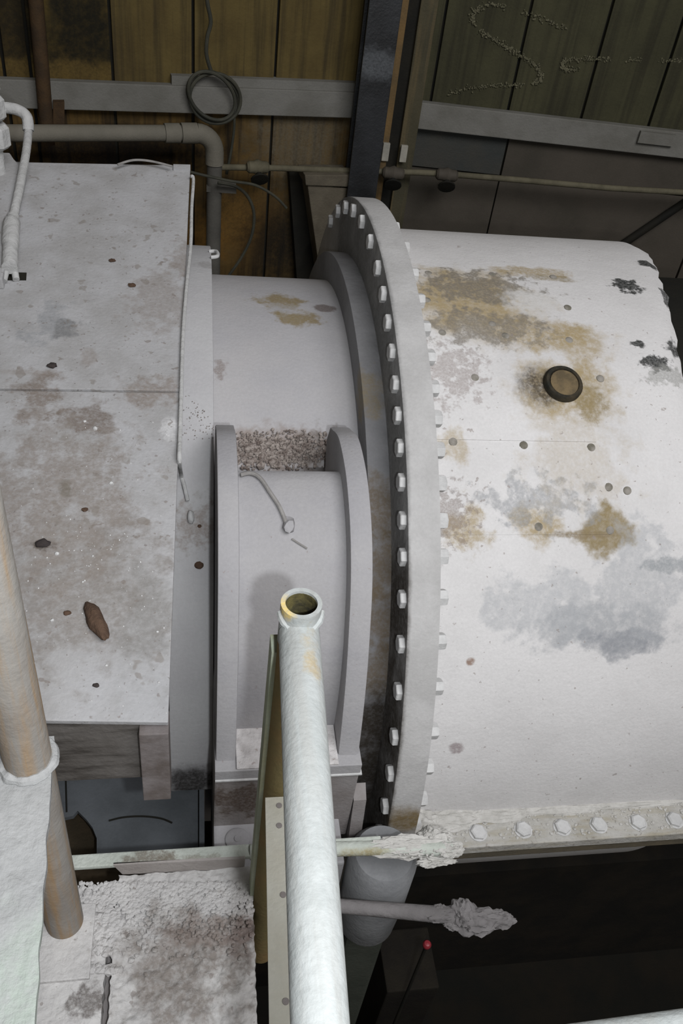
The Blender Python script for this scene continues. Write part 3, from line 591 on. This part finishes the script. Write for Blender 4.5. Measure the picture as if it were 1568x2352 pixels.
# ================================================================== RIGHT RAILING (post with open top)
m_rail = mat('rail_paint', (0.40, 0.42, 0.41), (0.34, 0.36, 0.35), 16, 0.9, bump=0.3, streak=((60, 3, 60), (0.33, 0.33, 0.31), 0.6),
    stains=[(onz(722, 1500, 1.10), (0.014, 0.03, 0.015), (0.42, 0.31, 0.14), 0.6, 1.6, 0.5, 40), (onz(655, 1400, 1.11), (0.012, 0.02, 0.01), (0.68, 0.50, 0.14), 0.85, 1.0, 0.5, 50)])
m_green = mat('rail_green', (0.42, 0.47, 0.38), (0.34, 0.38, 0.27), 14, 0.92, bump=0.3, streak=((40, 40, 3), (0.26, 0.22, 0.10), 0.5))
m_midr = mat('mid_rail', (0.52, 0.52, 0.46), (0.46, 0.45, 0.38), 10, 0.92, bump=0.3)
PX, PY, PZ = 0.131, -1.29, 1.11
rl = thing('guard_railing', 'white painted pipe railing with open topped post at the platform corner', 'railing', (PX, PY, ZP))
put('post', hollow((PX, PY, PZ-0.07), (PX, PY, PZ), 0.0268, 0.0208, 40), m_rail, rl, smooth=True)
m_bore = mat('rusty_bore', (0.13, 0.11, 0.04), (0.03, 0.028, 0.018), 30, 0.9, bump=0.4)
put('bore', lathe([(-0.16, 0.001), (-0.16, 0.0206), (-0.004, 0.0206), (-0.004, 0.0203), (-0.155, 0.0203), (-0.155, 0.001)], (PX, PY, PZ), (0, 0, 1), 32), m_bore, rl, smooth=True)['label'] = 'rusty olive inside of the open post top'
m_olive_shade = mat('post_olive_shade', (0.20, 0.165, 0.075), (0.24, 0.16, 0.07), 8, 0.92, bump=0.3)  # rail's shade on the post put into the colour, over rust
put('lower_post', hollow((PX, PY, ZP-0.25), (PX, PY, PZ-0.07), 0.0264, 0.0209, 32), m_olive_shade, rl, smooth=True)
r0, r1 = Vector((PX-0.002, PY+0.004, PZ-0.043)), Vector((0.107, -1.77, PZ-0.040)); dr = (r1-r0)
put('top_rail', hollow(r0+Vector((0.001, -0.018, 0)), r0+dr*2.2, 0.0268, 0.0215, 40), m_rail, rl, smooth=True)
vf = [tube([(PX+0.0262*math.sin(a), PY-0.0262*math.cos(a)+0.001, PZ-0.017-0.013*math.cos(a)**2) for a in [i*0.1-1.5 for i in range(31)]], [0.0055+0.0018*noise.noise(Vector((i*0.5, 1, 2))) for i in range(31)], 8)]
put('weld', join(*vf), m_rail, rl, smooth=True)
put('front_rail', tube([(0.112, -1.814, 1.060), (0.8, -1.796, 1.060), (1.7, -1.772, 1.060)], 0.0268, 28), m_rail, rl, smooth=True)
put('post_angle', box(PX-0.033, PX-0.022, PY-0.002, PY+0.030, ZP-0.06, PZ-0.095), m_green, rl)
mz = 0.70; a = onz(609, 1832, mz); b = onz(618, 2352, mz); c = onz(668, 2352, mz)
dY = (b-a)
put('mid_rail', prism([a, a+Vector((0.062, 0, 0)), a+dY*3+Vector((0.062, 0, 0)), a+dY*3], (0, 0, -0.006)), m_midr, rl)
for x, y in ((641, 1850), (641, 1896), (650, 2055), (656, 2300)):
    q = onz(x, y, mz+0.0008); put('bolt_hole', lathe([(-0.002, 0.0045), (0.0004, 0.0045)], q, (0, 0, 1), 16), m_base, rl)

# ================================================================== LEFT RAILING
m_lpost = mat('left_post', (0.31, 0.295, 0.27), (0.25, 0.23, 0.205), 8, 0.88, bump=0.3, streak=((50, 50, 3), (0.34, 0.21, 0.09), 0.75))
m_lpl = mat('caked_plate', (0.38, 0.385, 0.38), (0.33, 0.335, 0.33), 12, 0.95, bump=0.9, bscale=60, specks=[(60, 0.70, (0.4, 0.4, 0.38), 0.5)], stains=[(onz(60, 2250, .82), (0.05, 0.07, 0.05), (0.36, 0.42, 0.36), 0.7, 1.4, 0.6, 16)])
ll = thing('left_railing', 'weathered pipe post rising through a white caked horizontal plate', 'railing', (-0.235, -1.314, ZP))
put('post', tube([(-0.235, -1.314, ZP+0.008), (-0.235, -1.314, 0.80), (-0.235, -1.314, 1.95)], 0.0325, 36), m_lpost, ll, smooth=True)
put('base_plate', box(-0.285, -0.183, -1.415, -1.285, ZP-0.001, ZP+0.009), m_conc, ll, bevel=0.002)
HP = 0.82
A, B = onz(124, 1690, HP), onz(80, 2352, HP)
put('mid_plate', grid_slab(B+(B-A)*1.6+Vector((-0.16, 0, 0)), B+(B-A)*1.6, A+Vector((-0.20, 0, 0)), A, 60, 110, 0.012, 0.002, 30, 3, 0.003), m_lpl, ll, smooth=True, sharp=60)
vf = [tube([(-0.235+0.0345*math.cos(t), -1.314+0.0345*math.sin(t), HP+0.003) for t in [i*math.pi/24 for i in range(49)]], [0.008+0.003*noise.noise(Vector((i*0.4, 4, 2))) for i in range(49)], 8)]
put('weld', join(*vf), m_lpl, ll, smooth=True)
vf = []
for z, r in ((1.08, 0.022), (1.05, 0.026), (1.02, 0.018), (0.985, 0.017), (0.955, 0.02), (0.93, 0.016), (1.12, 0.02), (1.15, 0.022)):
    vf.append(lump((-0.272, -1.33, z), (r*0.8, r, r*1.3), int(z*100), 0.4, 2))
put('dust_cake', join(*vf), m_lpl, ll, smooth=True)

# ================================================================== LOW PLATES left of the bearing
m_lowpl = mat('low_plate', (0.115, 0.125, 0.135), (0.085, 0.093, 0.10), 9, 0.9, bump=0.3)
m_rustfl = mat('rusty_floor', (0.07, 0.05, 0.03), (0.045, 0.035, 0.022), 12, 0.95, bump=0.6)
lp = thing('low_base_plate', 'dark blue grey base plate with a broken corner below the cover', 'base plate', (-0.15, -0.95, -0.25))
put('plate', prism([onz(x, y, 0) for x, y in ((135, 1745), (455, 1735), (455, 1985), (222, 1985), (222, 1925), (212, 1900), (198, 1882), (188, 1872), (178, 1862), (168, 1874), (140, 1880), (120, 1890))], (0, 0, -0.012)), m_lowpl, lp)
put('seam_arc', tube(smooth_path([onz(x, y, 0.002) for x, y in ((250, 1885), (285, 1877), (330, 1875), (370, 1880), (395, 1890))]), 0.0025, 6), m_dark, lp)
put('seam', tube([onz(151, 1790, 0.001), onz(153, 1865, 0.001)], 0.002, 6), m_dark, lp)
put('bed', box(-0.7, -0.07, -1.25, -0.6, -0.25, -0.10), m_rustfl, lp)
put('edge_strip', box(0.004, 0.016, -1.14, -0.85, -0.25, 0.05), m_lowpl, lp)

# ================================================================== PIT THINGS
m_cyl = mat('pit_casing', (0.24, 0.245, 0.25), (0.19, 0.195, 0.20), 12, 0.85, bump=0.3)
q = Vector((0.392, -1.172, 0.06))
pm = thing('pit_motor', 'grey drum shaped motor casing on a dull green post in the dark pit', 'motor', (q.x, q.y, -2.2))
put('casing', lathe([(-0.20, 0.050), (-0.165, 0.068), (-0.03, 0.074), (0.12, 0.074), (0.14, 0.062), (0.14, 0.001)], q, (0, 0, 1), 36), m_cyl, pm, smooth=True)
m_post = mat('pit_post', (0.055, 0.06, 0.048), (0.04, 0.045, 0.035), 8, 0.85, bump=0.3)
put('post', box(q.x-0.045, q.x+0.05, q.y-0.03, q.y+0.05, -2.2, q.z-0.195), m_post, pm, bevel=0.01)
m_bar = mat('pit_bar', (0.19, 0.18, 0.178), (0.14, 0.132, 0.13), 20, 0.94, bump=0.7, bscale=80)
a, b = onz(700, 2074, 0.2), onz(1165, 2114, 0.2)
lb = thing('pit_lever', 'dusty lever bar with a lumpy caked end reaching over the dark pit', 'lever', (a.x, a.y, 0.18))
d = b-a
put('bar', tube([a+d*t for t in (-0.1, 0, 0.3, 0.6, 0.8)], [0.013, 0.013, 0.0145, 0.016, 0.017], 14), m_bar, lb, smooth=True)
vf = [crusty(a+d*t+Vector((0, oy, oz)), r, int(t*100), 4, 0.34, 2.0) for t, oy, oz, r in ((0.70, 0, 0.002, (0.045, 0.016, 0.015)), (0.775, 0.004, 0.006, (0.024, 0.030, 0.024)), (0.84, -0.006, 0, (0.045, 0.027, 0.022)), (0.92, -0.002, 0, (0.045, 0.020, 0.018)), (0.97, 0, 0, (0.022, 0.016, 0.015)), (0.66, 0.008, 0.006, (0.014, 0.010, 0.010)), (0.735, -0.014, -0.004, (0.022, 0.012, 0.010)))]
put('caked_end', join(*vf), m_bar, lb, smooth=True)
q2 = onz(980, 2170, -0.45)
m_red = mat('red_knob', (0.30, 0.03, 0.04), (0.2, 0.02, 0.03), 10, 0.35, bump=0, spec=0.6)
rk = thing('red_knob', 'small glossy red knob on a thin stem deep in the pit', 'knob', (q2.x, q2.y, -2.2))
put('knob', lathe([(-0.012, 0.006), (-0.006, 0.011), (0.004, 0.012), (0.010, 0.008), (0.012, 0.001)], q2, (0, 0, 1), 20), m_red, rk, smooth=True)
put('stem', tube([(q2.x, q2.y, -2.2), (q2.x, q2.y, q2.z-0.01)], 0.005, 8), m_dark, rk)
m_pp = mat('pit_pier', (0.013, 0.011, 0.009), (0.02, 0.017, 0.012), 8, 0.9, bump=0.5)  # darkened in colour so the pier sinks into the pit's shade
tag(put('pit_pier', box(0.62, 0.80, -1.0, -0.8, -2.2, -1.1), m_pp, loc=(0.71, -0.9, -2.2), bevel=0.006), 'pier coloured near black for the pit shade, standing in the pit under the mill', 'pier')

# ================================================================== WALL-SIDE THINGS
m_col = mat('black_column', (0.030, 0.032, 0.035), (0.016, 0.017, 0.018), 6, 0.45, bump=0.3, spec=0.5, stains=[(WL.px(865, 145, .2), (0.1, 0.1, 0.06), (0.13, 0.14, 0.15), 0.7, 0.8, 0.4)])
cc = WL.at(ul1+0.03, 0, 0.16); c0 = onp(873, 60, cc, WL.n)
def hbeam(cx, cy, wd, dp, z0, z1, tw=0.012):
    return join(box(cx-wd/2, cx+wd/2, cy-dp/2, cy-dp/2+tw, z0, z1), box(cx-wd/2, cx+wd/2, cy+dp/2-tw, cy+dp/2, z0, z1), box(cx-tw/2, cx+tw/2, cy-dp/2+tw, cy+dp/2-tw, z0, z1))
sc = thing('steel_column', 'black steel column standing in front of the plank wall', 'column', (c0.x, c0.y, -2.2))
put('front_flange', box(c0.x-0.068, c0.x+0.068, c0.y-0.06, c0.y-0.046, -2.2, 2.9), m_col, sc, bevel=0.004)
put('rear_flange', box(c0.x-0.068, c0.x+0.068, c0.y+0.046, c0.y+0.06, -2.2, 2.9), m_col, sc, bevel=0.004)
put('web', box(c0.x-0.008, c0.x+0.008, c0.y-0.046, c0.y+0.046, -2.2, 2.9), m_col, sc)
m_tanc = mat('tan_post', (0.20, 0.125, 0.05), (0.13, 0.09, 0.045), 5, 0.8, streak=((30, 30, 2), (0.06, 0.045, 0.025), 0.7), bump=0.4)
m_tanc2 = mat('olive_post', (0.085, 0.075, 0.045), (0.06, 0.055, 0.035), 5, 0.8, streak=((30, 30, 2), (0.16, 0.12, 0.06), 0.6), bump=0.4)
c1 = onp(922, 60, cc, WL.n); c2 = onp(985, 60, cc, WL.n)
tp = thing('timber_post', 'tan and olive double post beside the black column', 'post', (c1.x, c1.y, -2.2))
put('tan_strip', box(c1.x-0.035, c1.x+0.022, c1.y+0.02, c1.y+0.08, -2.2, 2.9), m_tanc, tp, bevel=0.004)
put('dark_core', box(c1.x+0.020, c2.x-0.045, c1.y+0.06, c1.y+0.11, -2.2, 2.9), m_dark, tp)
put('olive_strip', box(c2.x-0.045, c2.x+0.03, c2.y+0.02, c2.y+0.09, -2.2, 2.9), m_tanc2, tp, bevel=0.004)
m_pale = mat('pale_tag', (0.40, 0.38, 0.32), (0.3, 0.29, 0.25), 20, 0.9, bump=0.2)
for x, y, h in ((885, 348, 0.08), (926, 352, 0.075)):
    q = onp(x, y, Vector((0, c1.y+0.015, 0)), Vector((0, -1, 0))); put('pale_clip', box(q.x-0.016, q.x+0.016, q.y-0.012, q.y+0.006, q.z-h/2, q.z+h/2), m_pale, tp, bevel=0.003)
# grey drain pipe with couplings and elbow
m_drain = mat('drain_pipe', (0.20, 0.185, 0.15), (0.16, 0.15, 0.12), 6, 0.8, bump=0.3)
m_drain2 = mat('drain_pipe_lower', (0.12, 0.115, 0.10), (0.09, 0.085, 0.075), 6, 0.8, bump=0.3)
off = 0.22
dp = thing('drain_pipe', 'grey drain pipe with couplings and an elbow turning down the wall', 'pipe', WL.px(490, 600, off))
e = WL.px(492, 320, off); r = 17.5*mpp(e); L0 = WL.px(-20, 302, off); L1 = WL.px(452, 308, off); zc = e.z
hp = lambda x: Vector((WL.px(x, 306, off).x, WL.px(x, 306, off).y, 0))
za, zbb = WL.px(30, 306, off).z, WL.px(455, 307, off).z; zc = (za+zbb)/2
HPt = lambda x: WL.at(WL.sz(x, 306)[0], 0, 0) if False else Vector((onz(x, 306, zc).x, onz(x, 306, zc).y, zc))
pA, pB = HPt(-40), HPt(452); ex = Vector((onp(492, 400, pB, WL.n).x, onp(492, 400, pB, WL.n).y, 0))
put('run', tube([pA, pB], r, 24), m_drain, dp, smooth=True)
for x0, x1, k in ((378, 412, 1.22), (416, 452, 1.28)): put('coupling', tube([HPt(x0), HPt(x1)], r*k, 24), m_drain, dp, smooth=True)
cor = Vector((ex.x, ex.y, zc)); tdir = (cor-pB).normalized(); R0 = (cor-pB).length
put('elbow', tube([cor-tdir*R0*(1-math.sin(t))-UP*R0*(1-math.cos(t)) for t in [i*math.pi/16 for i in range(9)]] + [cor-UP*(R0+0.05)], r*1.22, 24), m_drain, dp, smooth=True)
put('downpipe', tube([cor-UP*(R0+0.04), cor-UP*1.8], r*1.02, 24), m_drain2, dp, smooth=True)
q = onp(495, 430, cor, WL.n); put('bracket', box(q.x-0.04, q.x+0.09, q.y-0.03, q.y+0.05, q.z-0.012, q.z+0.012), m_drain2, dp)
# thin pipe with valves along the wall
m_thin = mat('thin_pipe', (0.15, 0.135, 0.09), (0.10, 0.09, 0.06), 12, 0.8, bump=0.3)
tpp = thing('thin_wall_pipe', 'thin olive pipe with three small valves running along the wall', 'pipe', WL.px(600, 388, .1))
pth = [WL.px(508, 384, .14), WL.px(640, 386, .14), WL.px(800, 392, .14), WR.px(960, 396, .14), WR.px(1030, 400, .14), WR.px(1200, 414, .14), WR.px(1400, 432, .14), WR.px(1568, 442, .14), WR.px(1700, 452, .14)]
put('run', tube(pth, 0.0135, 12), m_thin, tpp, smooth=True)
for x, y, wpl in ((592, 384, WL), (903, 398, WR), (1026, 402, WR)):
    q = wpl.px(x, y, .16); vb_ = put('valve', lathe([(-0.05, 0.018), (-0.04, 0.026), (-0.02, 0.026), (0.0, 0.034), (0.02, 0.026), (0.04, 0.026), (0.05, 0.018)], q, wpl.t, 16), m_panel2 if x > 600 else m_thin, tpp, smooth=True, sharp=25)
    put('valve_handle', lathe([(0.03, 0.012), (0.055, 0.012), (0.056, 0.04), (0.064, 0.04), (0.066, 0.012)], q, wpl.n*0.8-UP*0.6, 14), m_dark, vb_, smooth=True)
# tapered concrete pier
m_pier = mat('tan_pier', (0.15, 0.13, 0.095), (0.11, 0.095, 0.07), 8, 0.9, bump=0.5)
fr = [WL.px(x, y, .17) for x, y in ((706, 425), (800, 432), (800, 760), (752, 760))]
pr = thing('tapered_pier', 'tan tapered concrete pier beside the black column', 'pier', fr[2])
put('body', prism(fr, WL.n*-0.12), m_pier, pr, bevel=0.006)
cap = [WL.px(x, y, .185) for x, y in ((700, 402), (806, 402), (806, 430), (702, 426))]
put('cap', prism(cap, WL.n*-0.135), m_pier, pr, bevel=0.005)
# near-black upright slab left of the pier
tag(put('dark_upright', prism([WL.px(x, y, .045) for x, y in ((664, 395), (700, 395), (738, 760), (690, 760))], WL.n*-0.042), m_dark, loc=WL.px(700, 760, .12)), 'black upright between the stained planks and tapered pier', 'post')
# rusty rod
m_rod = mat('rusty_rod', (0.075, 0.045, 0.022), (0.045, 0.03, 0.018), 12, 0.85, bump=0.4)
rod = tag(put('rusty_rod', tube([WL.px(70, -150, .10), WL.px(82, 0, .10), WL.px(98, 180, .10), WL.px(110, 330, .10)], 0.028, 14), m_rod, loc=WL.px(110, 330, .10), smooth=True), 'leaning brown rusty rod crossing the pale wall rail', 'rod')
tag(put('wood_block', prism([WL.px(x, y, .075) for x, y in ((122, 234), (148, 234), (148, 300), (122, 300))], WL.n*-0.075), m_rod, loc=WL.px(135, 300, .075)), 'short brown block fixed under the wall rail by the rusty rod', 'block')
# cable coil and cables
m_cable = mat('grey_cable', (0.045, 0.046, 0.036), (0.07, 0.068, 0.05), 12, 0.7, bump=0.2)
co = thing('cable_coil', 'loosely looped dark cable hanging over the pale wall rail', 'cable', WL.px(490, 230, .08))
for k, (cx, cy, rx, ry, tl) in enumerate(((490, 222, 66, 50, 0.75), (494, 226, 60, 56, 0.7), (486, 220, 62, 46, 0.85))):
    pts = []
    for i in range(41):
        t = 2*math.pi*i/40; x, y = rx*math.cos(t), ry*math.sin(t); pts.append(WL.px(cx+x*math.cos(tl)-y*math.sin(tl), cy+x*math.sin(tl)+y*math.cos(tl), .065+.012*k+.006*math.sin(3*t)))
    put('loop', tube(pts, 0.0075, 8, False), m_cable, co, smooth=True)
put('lead', tube(smooth_path([WL.px(x, y, .06) for x, y in ((470, -60), (476, 5), (484, 50), (476, 85), (474, 125), (485, 165))]), 0.008, 8), m_cable, co, smooth=True)
put('tail', tube(smooth_path([WL.px(x, y, .07) for x, y in ((538, 270), (537, 300), (530, 350), (520, 400))]), 0.006, 8), m_cable, co, smooth=True)
tag(put('drooping_cable', tube(smooth_path([WL.px(x, y, .33) for x, y in ((425, 392), (470, 403), (530, 416), (585, 425), (630, 450), (658, 478))]), 0.006, 8), m_cable, loc=WL.px(520, 415, .33), smooth=True), 'dark cable drooping across the drain pipe toward the pier', 'cable')
tag(put('hanging_cable', tube(smooth_path([WL.px(x, y, .26) for x, y in ((500, 420), (540, 428), (568, 450), (583, 490), (578, 540), (555, 590), (520, 640))]), 0.007, 8), m_cable, loc=WL.px(560, 590, .26), smooth=True), 'grey cable curving down the orange stained planks behind the drain pipe', 'cable')
tag(put('cover_cable', tube(smooth_path([onb(x, y, .02) for x, y in ((270, 378), (305, 368), (345, 370), (395, 382))]), 0.0032, 8), m_wire, loc=onb(330, 372, .01), smooth=True), 'pale cable arched over the back edge of the cover', 'cable')
# dark bar added to stand for a thin dark gap, far right
a, b = WR.px(1720, 365, .03), WR.px(1330, 628, .03)
tag(put('dark_gap_bar', tube([a, b], 0.02, 10), m_dark, loc=b, smooth=True), 'black diagonal bar standing in for a dark gap behind the torn end of the mill drum', 'strut')
